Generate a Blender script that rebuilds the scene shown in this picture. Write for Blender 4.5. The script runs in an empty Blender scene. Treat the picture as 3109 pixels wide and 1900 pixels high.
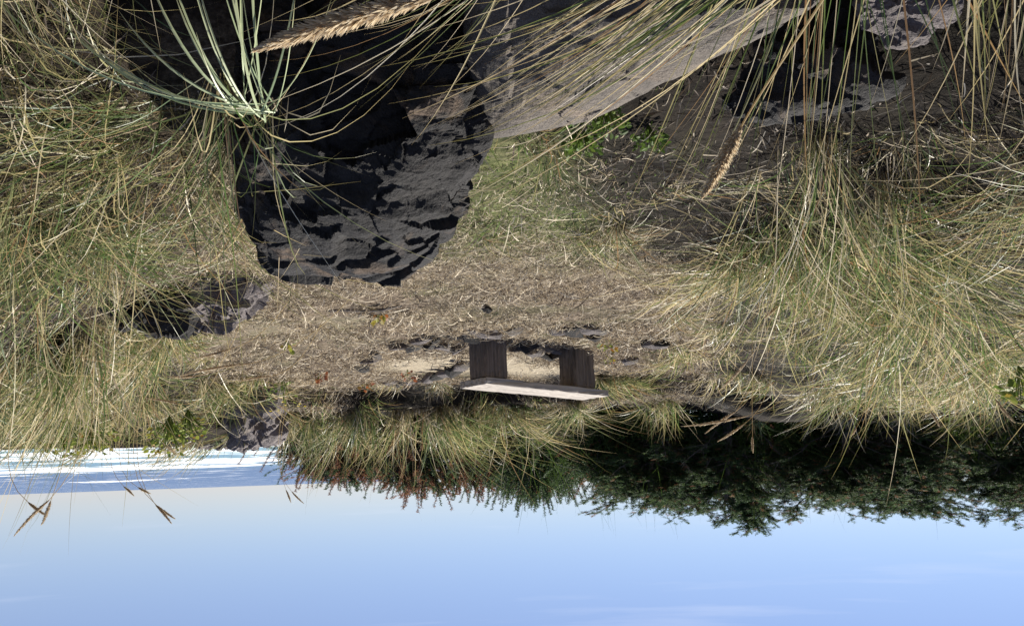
import bpy, bmesh, math
import numpy as np
from mathutils import Vector, Matrix
rng = np.random.default_rng(7)
S = bpy.context.scene
COL = S.collection
R = math.radians

# ------------------------------------------------------------ camera (the photograph was taken upside down)
FPX = 2692.0
PITCH = math.atan(496 / FPX)
TILT = R(2.06)
CAM = np.array([0., 0., 1.22])
cF = np.array([0, math.cos(PITCH), -math.sin(PITCH)])
cR = np.array([1., 0, 0]); cU = np.array([0, math.sin(PITCH), math.cos(PITCH)])
cX = -math.cos(TILT) * cR + math.sin(TILT) * cU
cY = -math.sin(TILT) * cR - math.cos(TILT) * cU
cd = bpy.data.cameras.new('camera')
cam = bpy.data.objects.new('camera', cd); COL.objects.link(cam)
M = Matrix(((cX[0], cY[0], -cF[0], CAM[0]), (cX[1], cY[1], -cF[1], CAM[1]), (cX[2], cY[2], -cF[2], CAM[2]), (0, 0, 0, 1)))
cam.matrix_world = M
cd.sensor_width = 36; cd.lens = 36 * FPX / 3109; cd.clip_start = 0.03; cd.clip_end = 60000
S.camera = cam

# ------------------------------------------------------------ light
SUN_EL, SUN_AZ = R(45), R(-38)          # azimuth from +Y towards +X
w = bpy.data.worlds.new('World'); S.world = w; w.use_nodes = True
nt = w.node_tree; N = nt.nodes; L = nt.links
N.clear()
out = N.new('ShaderNodeOutputWorld'); bg = N.new('ShaderNodeBackground')
sky = N.new('ShaderNodeTexSky'); sky.sky_type = 'NISHITA'; sky.sun_disc = False
sky.sun_elevation = SUN_EL; sky.sun_rotation = SUN_AZ
sky.altitude = 0; sky.air_density = 0.8; sky.dust_density = 0.0; sky.ozone_density = 4.4
tc = N.new('ShaderNodeTexCoord'); mp = N.new('ShaderNodeMapping')
mp.inputs['Scale'].default_value = (1.6, 1.6, 26); mp.inputs['Rotation'].default_value = (R(3), R(5), R(20))
cn = N.new('ShaderNodeTexNoise'); cn.inputs['Scale'].default_value = 1.7; cn.inputs['Detail'].default_value = 5; cn.inputs['Roughness'].default_value = .55
cr = N.new('ShaderNodeMapRange'); cr.inputs[1].default_value = .56; cr.inputs[2].default_value = .8; cr.inputs[3].default_value = .16; cr.inputs[4].default_value = .42
mx = N.new('ShaderNodeMixRGB'); mx.inputs[2].default_value = (9.5, 10.2, 12.2, 1)
L.new(tc.outputs['Generated'], mp.inputs[0]); L.new(mp.outputs[0], cn.inputs[0]); L.new(cn.outputs[0], cr.inputs[0])
L.new(cr.outputs[0], mx.inputs[0]); tn = N.new('ShaderNodeMixRGB'); tn.blend_type = 'MULTIPLY'; tn.inputs[0].default_value = 1; tn.inputs[2].default_value = (.98, .955, 1.12, 1)
L.new(sky.outputs[0], tn.inputs[1]); L.new(tn.outputs[0], mx.inputs[1]); L.new(mx.outputs[0], bg.inputs[0])
bg.inputs[1].default_value = 0.052
L.new(bg.outputs[0], out.inputs[0])
sd = bpy.data.lights.new('sun', 'SUN'); sd.energy = 5.0; sd.angle = R(.53); sd.color = (1, .955, .87)
so = bpy.data.objects.new('sun', sd); COL.objects.link(so)
sv = Vector((math.sin(SUN_AZ) * math.cos(SUN_EL), math.cos(SUN_AZ) * math.cos(SUN_EL), math.sin(SUN_EL)))
so.rotation_euler = sv.to_track_quat('Z', 'Y').to_euler(); so.location = (0, 0, 30)
S.view_settings.view_transform = 'Standard'; S.view_settings.look = 'None'
S.view_settings.exposure = 0.78; S.view_settings.gamma = 1; S.view_settings.use_curve_mapping = False
S.render.engine = 'CYCLES'
S.cycles.max_bounces = 6; S.cycles.diffuse_bounces = 3; S.cycles.transmission_bounces = 3; S.cycles.transparent_max_bounces = 4

# ------------------------------------------------------------ helpers
K = 3109 / 2464.0
def P(u, v, y):
    """point at distance y in front of the camera, seen at (u, v) of a 2464 px wide print of the photograph"""
    d = cF + cX * (u * K - 1554.5) / FPX - cY * (v * K - 950) / FPX
    return CAM + d * (y / d[1])
def G(u, v, z=0.0):
    d = cF + cX * (u * K - 1554.5) / FPX - cY * (v * K - 950) / FPX
    p = CAM + d * ((z - CAM[2]) / d[2])
    return p
def norm(a): return a / np.maximum(np.linalg.norm(a, axis=-1, keepdims=True), 1e-9)
def sstep(a, b, x):
    t = np.clip((x - a) / (b - a), 0, 1); return t * t * (3 - 2 * t)
_tab = np.random.default_rng(3).random((256, 256))
def vnoise(x, y):
    xi = np.floor(x).astype(int); yi = np.floor(y).astype(int); fx = x - xi; fy = y - yi
    fx = fx * fx * (3 - 2 * fx); fy = fy * fy * (3 - 2 * fy)
    a = _tab[xi & 255, yi & 255]; b = _tab[(xi + 1) & 255, yi & 255]; c = _tab[xi & 255, (yi + 1) & 255]; d = _tab[(xi + 1) & 255, (yi + 1) & 255]
    return (a + (b - a) * fx) * (1 - fy) + (c + (d - c) * fx) * fy
def fbm(x, y, o=4):
    s = 0; a = .5
    for k in range(o):
        s = s + a * (vnoise(x * 2 ** k + 17 * k, y * 2 ** k + 5 * k) - .5); a *= .5
    return s
def hgt(x, y):
    x = np.asarray(x, float); y = np.asarray(y, float)
    h = .10 * fbm(x * .7, y * .7, 3) + .035 * fbm(x * 5, y * 5, 4)
    h = h + .05 * sstep(7.2, 8.6, y) * sstep(.6, -.8, x) + .04
    h = h - .34 * np.exp(-((x - .2) / 1.0) ** 2 - ((y - 1.95) / .42) ** 2) - .26 * np.exp(-((x + 1.1) / .6) ** 2 - ((y - 2.15) / .32) ** 2)
    h = h + (-.012 - .02 * sstep(.2, -.8, x) - h) * np.exp(-(((x + .2) / 1.3) ** 2 + ((y - 8.2) / 1.25) ** 2) ** 2)
    near = sstep(1.5, .8, y) * sstep(-6, 0, y)
    h = h + .42 * near
    rb = np.interp(y, [1, 2.5, 4, 5, 7, 9, 12], [.85, 1.0, 1.35, 2.0, 2.7, 2.9, 2.9])       # edge of the right bank
    h = h + .42 * sstep(rb - .1, rb + 1.3, x) * sstep(14, 11, y)
    lb = np.interp(y, [1, 2.5, 4, 6, 8, 10], [-.9, -1.1, -1.2, -1.5, -1.8, -2.0])
    h = h + .34 * sstep(lb + .1, lb - 1.4, x) * sstep(14, 11, y)
    edge = 10.75 + .5 * np.sin(x * 1.1 + .6) + .12 * np.sin(x * 4.3)
    h = h + .24 * sstep(edge, edge + .3, y)
    h = h - np.clip((y - 13.2) * .3, 0, 3) - np.clip((y - 22) * .4, 0, 9)
    return h
def mesh(name, V, F, mat=None, smooth=False, attrs=None):
    V = np.asarray(V, np.float32); F = np.asarray(F, np.int32)
    me = bpy.data.meshes.new(name)
    n, k = F.shape
    me.vertices.add(len(V)); me.vertices.foreach_set('co', V.ravel())
    me.loops.add(n * k); me.loops.foreach_set('vertex_index', F.ravel())
    me.polygons.add(n); me.polygons.foreach_set('loop_start', np.arange(0, n * k, k, dtype=np.int32))
    me.polygons.foreach_set('loop_total', np.full(n, k, np.int32))
    me.polygons.foreach_set('use_smooth', np.full(n, smooth, bool))
    if attrs:
        for an, av in attrs.items():
            a = me.attributes.new(an, 'FLOAT', 'POINT'); a.data.foreach_set('value', np.asarray(av, np.float32))
    me.update(calc_edges=True)
    if mat: me.materials.append(mat)
    return me
def put(name, me, parent=None, loc=None, rz=0):
    o = bpy.data.objects.new(name, me); COL.objects.link(o)
    if parent: o.parent = parent
    if loc is not None: o.location = loc
    if rz: o.rotation_euler = (0, 0, rz)
    return o
def tag(o, label=None, cat=None, group=None, kind=None):
    for k, v in (('label', label), ('category', cat), ('group', group), ('kind', kind)):
        if v: o[k] = v
    return o
def thing(name, label, cat, loc=(0, 0, 0), rz=0, group=None):
    return tag(put(name, None, None, loc, rz), label, cat, group)
def copy_thing(root, loc, rz, label, sc=1.0):
    r = root.copy(); COL.objects.link(r); r.location = loc; r.rotation_euler = (0, 0, rz); r.scale = (sc, sc, sc); r['label'] = label
    for ch in root.children:
        c = ch.copy(); COL.objects.link(c); c.parent = r
    return r

class Geo:
    """collects strips / tubes / triangles into one mesh"""
    def __init__(s, tp=2.2): s.tp = tp; s.V = []; s.F = []; s.t = []; s.a = []; s.n = 0
    def add(s, V, F, tint, along):
        V = V.reshape(-1, 3); s.V.append(V); s.F.append(F + s.n); s.n += len(V)
        s.t.append(np.broadcast_to(tint, (len(V),))); s.a.append(np.broadcast_to(along, (len(V),)))
    def strips(s, pts, width, tint, rg=rng, fold=False):
        """pts (n,S,3) centre lines -> tapered ribbons"""
        n, m, _ = pts.shape
        tan = norm(np.gradient(pts, axis=1))
        side = norm(np.cross(tan, norm(rg.normal(size=(n, 1, 3)))))
        t = np.linspace(0, 1, m)[None, :, None]
        wv = np.asarray(width).reshape(n, 1, 1) * np.clip(1.02 - t ** s.tp, .04, 1) * .5
        if fold:
            up = np.cross(side, tan)
            V = np.stack([pts - side * wv, pts + up * wv * .7, pts + side * wv], 2); c = 3
        else:
            V = np.stack([pts - side * wv, pts + side * wv], 2); c = 2
        i = (np.arange(n)[:, None] * m + np.arange(m - 1)[None]).ravel() * c
        Fs = [np.stack([i + q, i + q + 1, i + q + 1 + c, i + q + c], 1) for q in range(c - 1)]
        s.add(V, np.concatenate(Fs), np.repeat(np.asarray(tint), m * c), np.tile(np.repeat(np.linspace(0, 1, m), c), n))
    def tube(s, pts, rad, tint=.5, k=6):
        pts = np.asarray(pts, float); m = len(pts); rad = np.broadcast_to(rad, (m,))
        tan = norm(np.gradient(pts, axis=0)); ref = np.array([.31, .17, .93]) if abs(tan[0][2]) < .9 else np.array([1., .1, 0])
        a = norm(np.cross(tan, ref)); b = np.cross(tan, a)
        th = np.arange(k) / k * 2 * np.pi
        V = pts[:, None] + rad[:, None, None] * (a[:, None] * np.cos(th)[None, :, None] + b[:, None] * np.sin(th)[None, :, None])
        i = np.arange(m - 1)[:, None] * k; j = np.arange(k)[None]; j2 = (j + 1) % k
        F = np.stack([i + j, i + j2, i + j2 + k, i + j + k], -1).reshape(-1, 4)
        s.add(V, F, tint, np.repeat(np.linspace(0, 1, m), k))
    def build(s, name, mat, smooth=False):
        return mesh(name, np.concatenate(s.V), np.concatenate(s.F), mat, smooth, dict(tint=np.concatenate(s.t), along=np.concatenate(s.a)))
    def spikes(s, base, tip, width, tint, rg=rng):
        """thin quads (needles)"""
        n = len(base); d = norm(tip - base); sd_ = norm(np.cross(d, rg.normal(size=(n, 3)))) * (np.asarray(width).reshape(-1, 1) * .5)
        mid = base * .55 + tip * .45
        V = np.stack([base, mid + sd_, tip, mid - sd_], 1)
        i = np.arange(n)[:, None] * 4 + np.arange(4)[None]
        s.add(V, i, np.repeat(tint, 4), np.tile([0, .5, 1, .5], n))

# ------------------------------------------------------------ materials
def newmat(name):
    m = bpy.data.materials.new(name); m.use_nodes = True; nt = m.node_tree; nt.nodes.clear()
    o = nt.nodes.new('ShaderNodeOutputMaterial'); b = nt.nodes.new('ShaderNodeBsdfPrincipled'); nt.links.new(b.outputs[0], o.inputs[0])
    return m, nt, b, o
def ramp(nt, stops, fac):
    r = nt.nodes.new('ShaderNodeValToRGB'); e = r.color_ramp.elements
    e[0].position = stops[0][0]; e[0].color = (*stops[0][1], 1); e[1].position = stops[-1][0]; e[1].color = (*stops[-1][1], 1)
    for p, c in stops[1:-1]:
        q = e.new(p); q.color = (*c, 1)
    nt.links.new(fac, r.inputs[0]); return r
def noise(nt, scale, detail=4, rough=.6, vec=None, dist=0):
    n = nt.nodes.new('ShaderNodeTexNoise'); n.inputs['Scale'].default_value = scale; n.inputs['Detail'].default_value = detail
    n.inputs['Roughness'].default_value = rough; n.inputs['Distortion'].default_value = dist
    if vec is None:
        g = nt.nodes.new('ShaderNodeTexCoord'); vec = g.outputs['Object']
    nt.links.new(vec, n.inputs[0]); return n
def mixc(nt, fac, a, b, mode='MIX'):
    m = nt.nodes.new('ShaderNodeMixRGB'); m.blend_type = mode
    for s_, v in ((0, fac), (1, a), (2, b)):
        if isinstance(v, (int, float)): m.inputs[s_].default_value = v
        elif isinstance(v, tuple): m.inputs[s_].default_value = (*v, 1)
        else: nt.links.new(v, m.inputs[s_])
    return m.outputs[0]
def attr(nt, name):
    a = nt.nodes.new('ShaderNodeAttribute'); a.attribute_name = name; return a.outputs['Fac']
def mrange(nt, x, a, b, c=0, d=1):
    m = nt.nodes.new('ShaderNodeMapRange')
    nt.links.new(x, m.inputs[0])
    for i, v in enumerate((a, b, c, d)): m.inputs[i + 1].default_value = v
    return m.outputs[0]
def bump(nt, b, h, strength, dist, prev=None):
    n = nt.nodes.new('ShaderNodeBump'); n.inputs['Strength'].default_value = strength; n.inputs['Distance'].default_value = dist
    nt.links.new(h, n.inputs['Height'])
    if prev: nt.links.new(prev, n.inputs['Normal'])
    nt.links.new(n.outputs[0], b.inputs['Normal']); return n.outputs[0]
def leafmat(name, stops, tipcol=None, tipamt=0.0, trans=.3, rough=.45, spec=.5, root=None):
    m, nt, b, o = newmat(name)
    c = ramp(nt, stops, attr(nt, 'tint')).outputs[0]
    if tipcol:
        f = nt.nodes.new('ShaderNodeMath'); f.operation = 'POWER'; nt.links.new(attr(nt, 'along'), f.inputs[0]); f.inputs[1].default_value = 3.0
        g = nt.nodes.new('ShaderNodeMath'); g.operation = 'MULTIPLY'; nt.links.new(f.outputs[0], g.inputs[0]); g.inputs[1].default_value = tipamt
        c = mixc(nt, g.outputs[0], c, tipcol)
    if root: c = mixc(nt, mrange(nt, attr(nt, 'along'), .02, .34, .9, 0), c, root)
    nt.links.new(c, b.inputs['Base Color']); b.inputs['Roughness'].default_value = rough; b.inputs['Specular IOR Level'].default_value = spec
    t = nt.nodes.new('ShaderNodeBsdfTranslucent'); nt.links.new(c, t.inputs[0])
    ms = nt.nodes.new('ShaderNodeMixShader'); ms.inputs[0].default_value = trans
    nt.links.new(b.outputs[0], ms.inputs[1]); nt.links.new(t.outputs[0], ms.inputs[2]); nt.links.new(ms.outputs[0], o.inputs[0])
    return m
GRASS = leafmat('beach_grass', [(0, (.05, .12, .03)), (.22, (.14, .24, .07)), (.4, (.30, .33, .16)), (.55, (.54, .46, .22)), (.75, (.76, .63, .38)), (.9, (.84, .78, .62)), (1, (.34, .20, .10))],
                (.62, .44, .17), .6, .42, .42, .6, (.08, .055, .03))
BLUEGRASS = leafmat('blue_green_blades', [(0, (.30, .38, .22)), (1, (.46, .50, .30))], (.55, .45, .22), .5, .2, .4, .5)
LITTER = leafmat('dry_litter', [(0, (.03, .022, .016)), (.25, (.12, .09, .065)), (.45, (.32, .25, .18)), (.75, (.72, .60, .42)), (1, (.86, .76, .57))], None, 0, .15, .6, .3)
MOSSM = leafmat('low_green', [(0, (.06, .12, .02)), (.5, (.16, .28, .05)), (1, (.36, .44, .13))], None, 0, .3, .6, .3)
NEEDLE = leafmat('needles', [(0, (.035, .065, .03)), (.5, (.08, .13, .05)), (.84, (.17, .23, .09)), (.92, (.26, .13, .07)), (1, (.33, .15, .09))], None, 0, .42, .6, .2)
SEEDM = leafmat('seed_head', [(0, (.26, .17, .09)), (.5, (.60, .46, .28)), (1, (.82, .70, .50))], (.85, .74, .54), .5, .5, .6, .3)
LEAFM = leafmat('leaf', [(0, (.06, .10, .02)), (.35, (.13, .20, .04)), (.6, (.30, .33, .06)), (.8, (.35, .12, .04)), (1, (.20, .07, .04))], None, 0, .35, .55, .25)
YELLOW = leafmat('yellow_petal', [(0, (.75, .6, .03)), (1, (.8, .66, .05))], None, 0, .3, .6, .3)
def barkmat(name, c1, c2):
    m, nt, b, o = newmat(name); n = noise(nt, 30, 5, .7)
    nt.links.new(ramp(nt, [(.3, c1), (.7, c2)], n.outputs[0]).outputs[0], b.inputs['Base Color']); b.inputs['Roughness'].default_value = .9
    bump(nt, b, n.outputs[0], .6, .01); return m
BARK = barkmat('bark', (.06, .05, .045), (.16, .135, .12))
def rockmat(name, dark, light, rust, rustamt=.5, sc=1.0):
    m, nt, b, o = newmat(name)
    n1 = noise(nt, 4 * sc, 8, .62, dist=.6); n2 = noise(nt, 38 * sc, 8, .7); n3 = noise(nt, 2.7 * sc, 6, .6, dist=1.5); n4 = noise(nt, 170 * sc, 3, .6)
    c = ramp(nt, [(.3, dark), (.72, light)], n1.outputs[0]).outputs[0]
    c = mixc(nt, mrange(nt, n2.outputs[0], .35, .7, 0, .45), c, tuple(x * .55 for x in dark))
    c = mixc(nt, mrange(nt, n4.outputs[0], .5, .75, 0, .3), c, tuple(min(1, x * 1.7) for x in light))
    c = mixc(nt, mrange(nt, n3.outputs[0], .53, .64, 0, rustamt), c, rust)
    vo = nt.nodes.new('ShaderNodeTexVoronoi'); vo.inputs['Scale'].default_value = 9 * sc
    g = nt.nodes.new('ShaderNodeTexCoord'); nt.links.new(g.outputs['Object'], vo.inputs['Vector'])
    c = mixc(nt, mrange(nt, vo.outputs['Distance'], .13, .09, 0, .10), c, (.3, .3, .28))
    nt.links.new(c, b.inputs['Base Color']); b.inputs['Roughness'].default_value = .78; b.inputs['Specular IOR Level'].default_value = .35
    p = bump(nt, b, n2.outputs[0], .9, .03); bump(nt, b, n4.outputs[0], .8, .006, p)
    return m
ROCK_DARK = rockmat('dark_rock', (.015, .0135, .0125), (.045, .040, .037), (.20, .135, .085), .6)
ROCK_TAN = rockmat('tan_rock', (.10, .09, .08), (.27, .225, .18), (.40, .30, .21), .4)
ROCK_GREY = rockmat('grey_rock', (.13, .11, .105), (.27, .23, .22), (.3, .24, .16), .4)
def woodmat(name, dark, light, axis):
    m, nt, b, o = newmat(name)
    g = nt.nodes.new('ShaderNodeTexCoord'); mp = nt.nodes.new('ShaderNodeMapping')
    sc = [38, 38, 38]; sc[axis] = 1.4; mp.inputs['Scale'].default_value = sc
    nt.links.new(g.outputs['Object'], mp.inputs[0])
    n1 = noise(nt, 1.0, 7, .65, mp.outputs[0], .4); n2 = noise(nt, 5, 4, .6)
    c = ramp(nt, [(.25, tuple(x * .35 for x in dark)), (.42, dark), (.7, light)], n1.outputs[0]).outputs[0]
    c = mixc(nt, mrange(nt, n2.outputs[0], .55, .75, 0, .45), c, tuple(x * .7 for x in dark))
    nt.links.new(c, b.inputs['Base Color']); b.inputs['Roughness'].default_value = .75
    bump(nt, b, n1.outputs[0], .8, .008); return m
WOOD_TOP = woodmat('weathered_plank', (.28, .24, .20), (.52, .46, .39), 0)
WOOD_LEG = woodmat('old_timber', (.10, .078, .062), (.24, .19, .155), 2)

# ground
def groundmat():
    m, nt, b, o = newmat('ground')
    n1 = noise(nt, 3, 6, .65); n2 = noise(nt, 22, 6, .7); n3 = noise(nt, 130, 4, .7); n4 = noise(nt, 1.2, 4, .6)
    litter = ramp(nt, [(.3, (.02, .015, .011)), (.45, (.09, .067, .046)), (.57, (.22, .17, .12)), (.72, (.42, .34, .24))], n2.outputs[0]).outputs[0]
    litter = mixc(nt, mrange(nt, n3.outputs[0], .4, .65, 0, .45), litter, (.03, .022, .016))
    sand = ramp(nt, [(.35, (.30, .25, .175)), (.65, (.44, .375, .275))], n3.outputs[0]).outputs[0]
    moss = ramp(nt, [(.35, (.045, .07, .018)), (.6, (.12, .16, .04)), (.75, (.2, .2, .08))], n2.outputs[0]).outputs[0]
    c = mixc(nt, attr(nt, 'moss'), litter, moss)
    c = mixc(nt, attr(nt, 'sand'), c, sand)
    c = mixc(nt, attr(nt, 'soil_shade'), c, mixc(nt, n2.outputs[0], (.004, .0035, .003), (.018, .013, .009)))  # near-black shade under the grass, painted in with the dark soil colour
    nt.links.new(c, b.inputs['Base Color']); b.inputs['Roughness'].default_value = .95; b.inputs['Specular IOR Level'].default_value = .15
    p = bump(nt, b, n2.outputs[0], .7, .03); bump(nt, b, n3.outputs[0], .5, .006, p)
    return m
def axis(lo, hi, step, far, g=1.12):
    a = list(np.arange(lo, hi, step)); s = step; x = a[-1]
    while x < far[1]: s *= g; x += s; a.append(x)
    s = step; x = a[0]; b = []
    while x > far[0]: s *= g; x -= s; b.append(x)
    return np.array(b[::-1] + a)
gx = axis(-3.2, 3.6, .03, (-140, 140)); gy = axis(1.6, 12.2, .035, (-60, 90))
XX, YY = np.meshgrid(gx, gy); ZZ = hgt(XX, YY)
moss_a = np.clip(1.5 * np.exp(-(((XX + .1) / .75) ** 2 + ((YY - 3.7) / 1.0) ** 2)) + 1.6 * fbm(XX * 2.2, YY * 2.2), 0, 1) * .7
patch = (((XX - .55) / .95) ** 2 + ((YY - 9.0) / .50) ** 2)
patch2 = (((XX + .45) / .8) ** 2 + ((YY - 9.35) / .45) ** 2)
SANDF = lambda X, Y: np.clip(1.6 - 1.5 * np.minimum(((X - .62) / .95) ** 2 + ((Y - 9.5) / .8) ** 2, ((X + .45) / .75) ** 2 + ((Y - 10.0) / .6) ** 2) + .9 * fbm(X * 3, Y * 3) + .25, 0, 1)
sand_a = np.maximum(SANDF(XX, YY),   .28 * sstep(.0, .18, fbm(XX * 1.6 + 9, YY * 2.6, 4)) * sstep(4.5, 5.5, YY))
soil_shade_a = np.maximum(sstep(-.25, .35, XX - np.interp(YY, [1, 2.5, 4, 5, 7, 9, 12], [.7, .9, 1.3, 2.0, 2.7, 2.9, 2.9])), sstep(.3, -.3, XX - np.interp(YY, [1, 2.5, 4, 6, 8, 10], [.0, .0, -.35, -1.3, -1.8, -2.0])))  # where grass shade is painted into the dark soil, along both banks
soil_shade_a = np.maximum(soil_shade_a, sstep(10.7, 10.95, YY - .5 * np.sin(XX * 1.1 + .6))); soil_shade_a = np.maximum(soil_shade_a, sstep(2.5, 2.1, YY + .25 * fbm(XX * 4, YY * 4))); soil_shade_a = np.clip(soil_shade_a + .4 * fbm(XX * 3, YY * 3) * (soil_shade_a > .02), 0, 1) * .97
lump = .05 * np.abs(fbm(XX * 9 + 40, YY * 9, 4)) * (1 - sand_a) * (1 - .85 * np.exp(-(((XX + .2) / 1.2) ** 2 + ((YY - 8.0) / .9) ** 2)))
ZZ = ZZ + lump * (np.abs(XX) < 8) - .02 * SANDF(XX, YY)
V = np.stack([XX, YY, ZZ], -1).reshape(-1, 3)
ny, nx = XX.shape; i = (np.arange(ny - 1)[:, None] * nx + np.arange(nx - 1)[None]).ravel()
ground = put('ground', mesh('ground', V, np.stack([i, i + 1, i + 1 + nx, i + nx], 1), groundmat(), True, dict(soil_shade=soil_shade_a.ravel(), moss=moss_a.ravel(), sand=sand_a.ravel())))
tag(ground, kind='structure')

# sea with breakers
def seamat():
    m, nt, b, o = newmat('sea')
    g = nt.nodes.new('ShaderNodeTexCoord')
    mp = nt.nodes.new('ShaderNodeMapping'); mp.inputs['Scale'].default_value = (.022, .045, 1); nt.links.new(g.outputs['Object'], mp.inputs[0])
    n1 = noise(nt, 1.0, 9, .68, mp.outputs[0], .5)
    mp2 = nt.nodes.new('ShaderNodeMapping'); mp2.inputs['Scale'].default_value = (.05, .12, 1); nt.links.new(g.outputs['Object'], mp2.inputs[0])
    n2 = noise(nt, 1.0, 6, .7, mp2.outputs[0]); n3 = noise(nt, .006, 3, .5)
    near = attr(nt, 'shore')
    c = mixc(nt, near, (.085, .14, .24), (.20, .34, .38))
    c = mixc(nt, mrange(nt, n2.outputs[0], .4, .7, 0, .35), c, (.045, .08, .15))
    s = nt.nodes.new('ShaderNodeMath'); s.operation = 'ADD'; nt.links.new(mrange(nt, n1.outputs[0], .3, .7, -.05, 1.05), s.inputs[0]); nt.links.new(attr(nt, 'foam'), s.inputs[1])
    f = mrange(nt, s.outputs[0], .74, .92)
    c = mixc(nt, f, c, (.86, .88, .9))
    nt.links.new(c, b.inputs['Base Color'])
    nt.links.new(mrange(nt, s.outputs[0], .66, .8, .35, .9), b.inputs['Roughness'])
    bump(nt, b, n2.outputs[0], .8, 1.2); return m
sx = axis(-300, 500, 7, (-30000, 30000), 1.25); sy = axis(24, 960, 3.5, (23, 40000), 1.22)
XX, YY = np.meshgrid(sx, sy)
wob = 26 * fbm(XX * .004, YY * .002 + 3, 3) * 2
ph = YY + wob
foam = np.zeros_like(XX); Z = np.full_like(XX, -9.0)
for yc, wd, st, hh in ((225, 24, .42, .5), (268, 22, .50, .7), (315, 18, .40, .9), (365, 22, .54, 1.0), (425, 28, .58, 1.2), (500, 14, .24, 1.1), (610, 9, .16, 1.1), (900, 26, .42, 1.5)):
    along = .55 + 1.6 * fbm(XX * .006 + yc, YY * 0 + yc * .1, 3)
    if yc == 900: along = np.exp(-((XX - 405) / 60) ** 2) * 1.4 - .3
    if yc == 610: along = np.clip(along, 0, 1) * .8
    e = np.exp(-((ph - yc) / wd) ** 2); foam = np.maximum(foam, st * e * np.clip(along + .35, 0, 1.2)); Z += hh * np.exp(-((ph - yc) / (wd * .5)) ** 2) * np.clip(along, 0, 1)
foam += .10 * sstep(330, 200, YY); Z += .35 * fbm(XX * .05, YY * .09, 4) * sstep(900, 300, YY)
sh = sstep(620, 180, YY)
V = np.stack([XX, YY, Z], -1).reshape(-1, 3); ny, nx = XX.shape; i = (np.arange(ny - 1)[:, None] * nx + np.arange(nx - 1)[None]).ravel()
sea = put('sea', mesh('sea', V, np.stack([i, i + 1, i + 1 + nx, i + nx], 1), seamat(), True, dict(foam=foam.ravel(), shore=sh.ravel())))
tag(sea, kind='structure')

# ------------------------------------------------------------ rocks
def rock(name, pts, mat, label, amp=.035, res=.016, seed=1, dens=(26, 120, 500), aniso=(1, 1, 1.8), sharp=True):
    rg = np.random.default_rng(seed)
    bm = bmesh.new()
    for p in pts: bm.verts.new(p)
    bmesh.ops.convex_hull(bm, input=bm.verts)
    lo = [v for v in bm.verts if not v.link_faces]
    bmesh.ops.delete(bm, geom=lo, context='VERTS')
    bmesh.ops.triangulate(bm, faces=bm.faces)
    for k in range(9):
        ed = [e for e in bm.edges if e.calc_length() > res]
        if not ed or len(bm.faces) > 90000: break
        bmesh.ops.subdivide_edges(bm, edges=ed, cuts=1, smooth=.0)
        bmesh.ops.triangulate(bm, faces=[f for f in bm.faces if len(f.verts) > 3])
        if k in (1, 2): bmesh.ops.smooth_vert(bm, verts=bm.verts, factor=.35, use_axis_x=True, use_axis_y=True, use_axis_z=True)
    bm.normal_update()
    V = np.array([v.co for v in bm.verts]); Nn = np.array([v.normal for v in bm.verts])
    F = np.array([[v.index for v in f.verts] for f in bm.faces]); bm.free()
    lo, hi = V.min(0), V.max(0); an = np.array(aniso); D = np.zeros(len(V)); sz = (hi - lo).max()
    for li, n in enumerate(dens):
        wf = n ** .33 / sz * 1.3; wa = .30 / wf
        W = wa * np.stack([fbm(V[:, 1] * wf + 3 * li, V[:, 2] * wf + V[:, 0] * wf * .7), fbm(V[:, 0] * wf + V[:, 1] * wf * .6, V[:, 2] * wf + 7), fbm(V[:, 0] * wf + 3 + V[:, 2] * wf * .8, V[:, 1] * wf)], 1)
        q, _r = np.linalg.qr(rg.normal(size=(3, 3))); B = (V + W) @ (q if li else np.eye(3))
        l2, h2 = B.min(0), B.max(0); c = l2 + (h2 - l2) * rg.random((n, 3)); best = np.full(len(V), 1e9); sec = best.copy(); idx = np.zeros(len(V), int)
        for j in range(n):
            d = (((B - c[j]) * an) ** 2).sum(1); k = d < best; sec = np.where(k, best, np.minimum(sec, d)); best = np.where(k, d, best); idx[k] = j
        cell = sz / n ** .33; a = amp * cell / sz * 2.6
        off = rg.normal(size=n) * a * (.75 if li == 0 else .5); slope = norm(rg.normal(size=(n, 3))) * rg.uniform(.2, .75, (n, 1))
        D += off[idx] + np.clip((slope[idx] * (B - c[idx])).sum(1), -1.2 * a, 1.2 * a)
        D -= a * .5 * np.clip(1 - (np.sqrt(sec) - np.sqrt(best)) / (cell * .05), 0, 1) * (off[idx] > 0)
    A_ = V[:, 0] * 1.0 + V[:, 1] * .35; B_ = V[:, 2] * 1.0 + V[:, 1] * .8
    D -= amp * 1.2 * np.abs(fbm(A_ * 6 + .25 * np.sin(B_ * 9), B_ * 5.5, 3)); D += amp * .5 * fbm(A_ * 34, B_ * 44 + V[:, 1] * 13, 4)
    V = V + Nn * D[:, None]
    c0 = V.mean(0); c0[2] = V[:, 2].min()
    o = put(name, mesh(name, V - c0, F, mat, False), None, c0)
    tag(o, label, 'rock'); return o
def skirt(top, back, drop=.55, dback=.35):
    r = [np.array(p) for p in top]
    for p in top:
        q = np.array(p); r.append(np.array([q[0], q[1] + .02, -drop]))
    for p in back:
        q = np.array(p); r.append(q + np.array([0, dback, -.02])); r.append(np.array([q[0], q[1] + dback + .1, -drop]))
    return r
r1b = [P(*a) for a in ((578, 600, 2.72), (640, 640, 2.8), (735, 622, 2.8), (790, 642, 2.83), (890, 622, 2.82), (985, 600, 2.79), (1012, 560, 2.74))]
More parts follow.
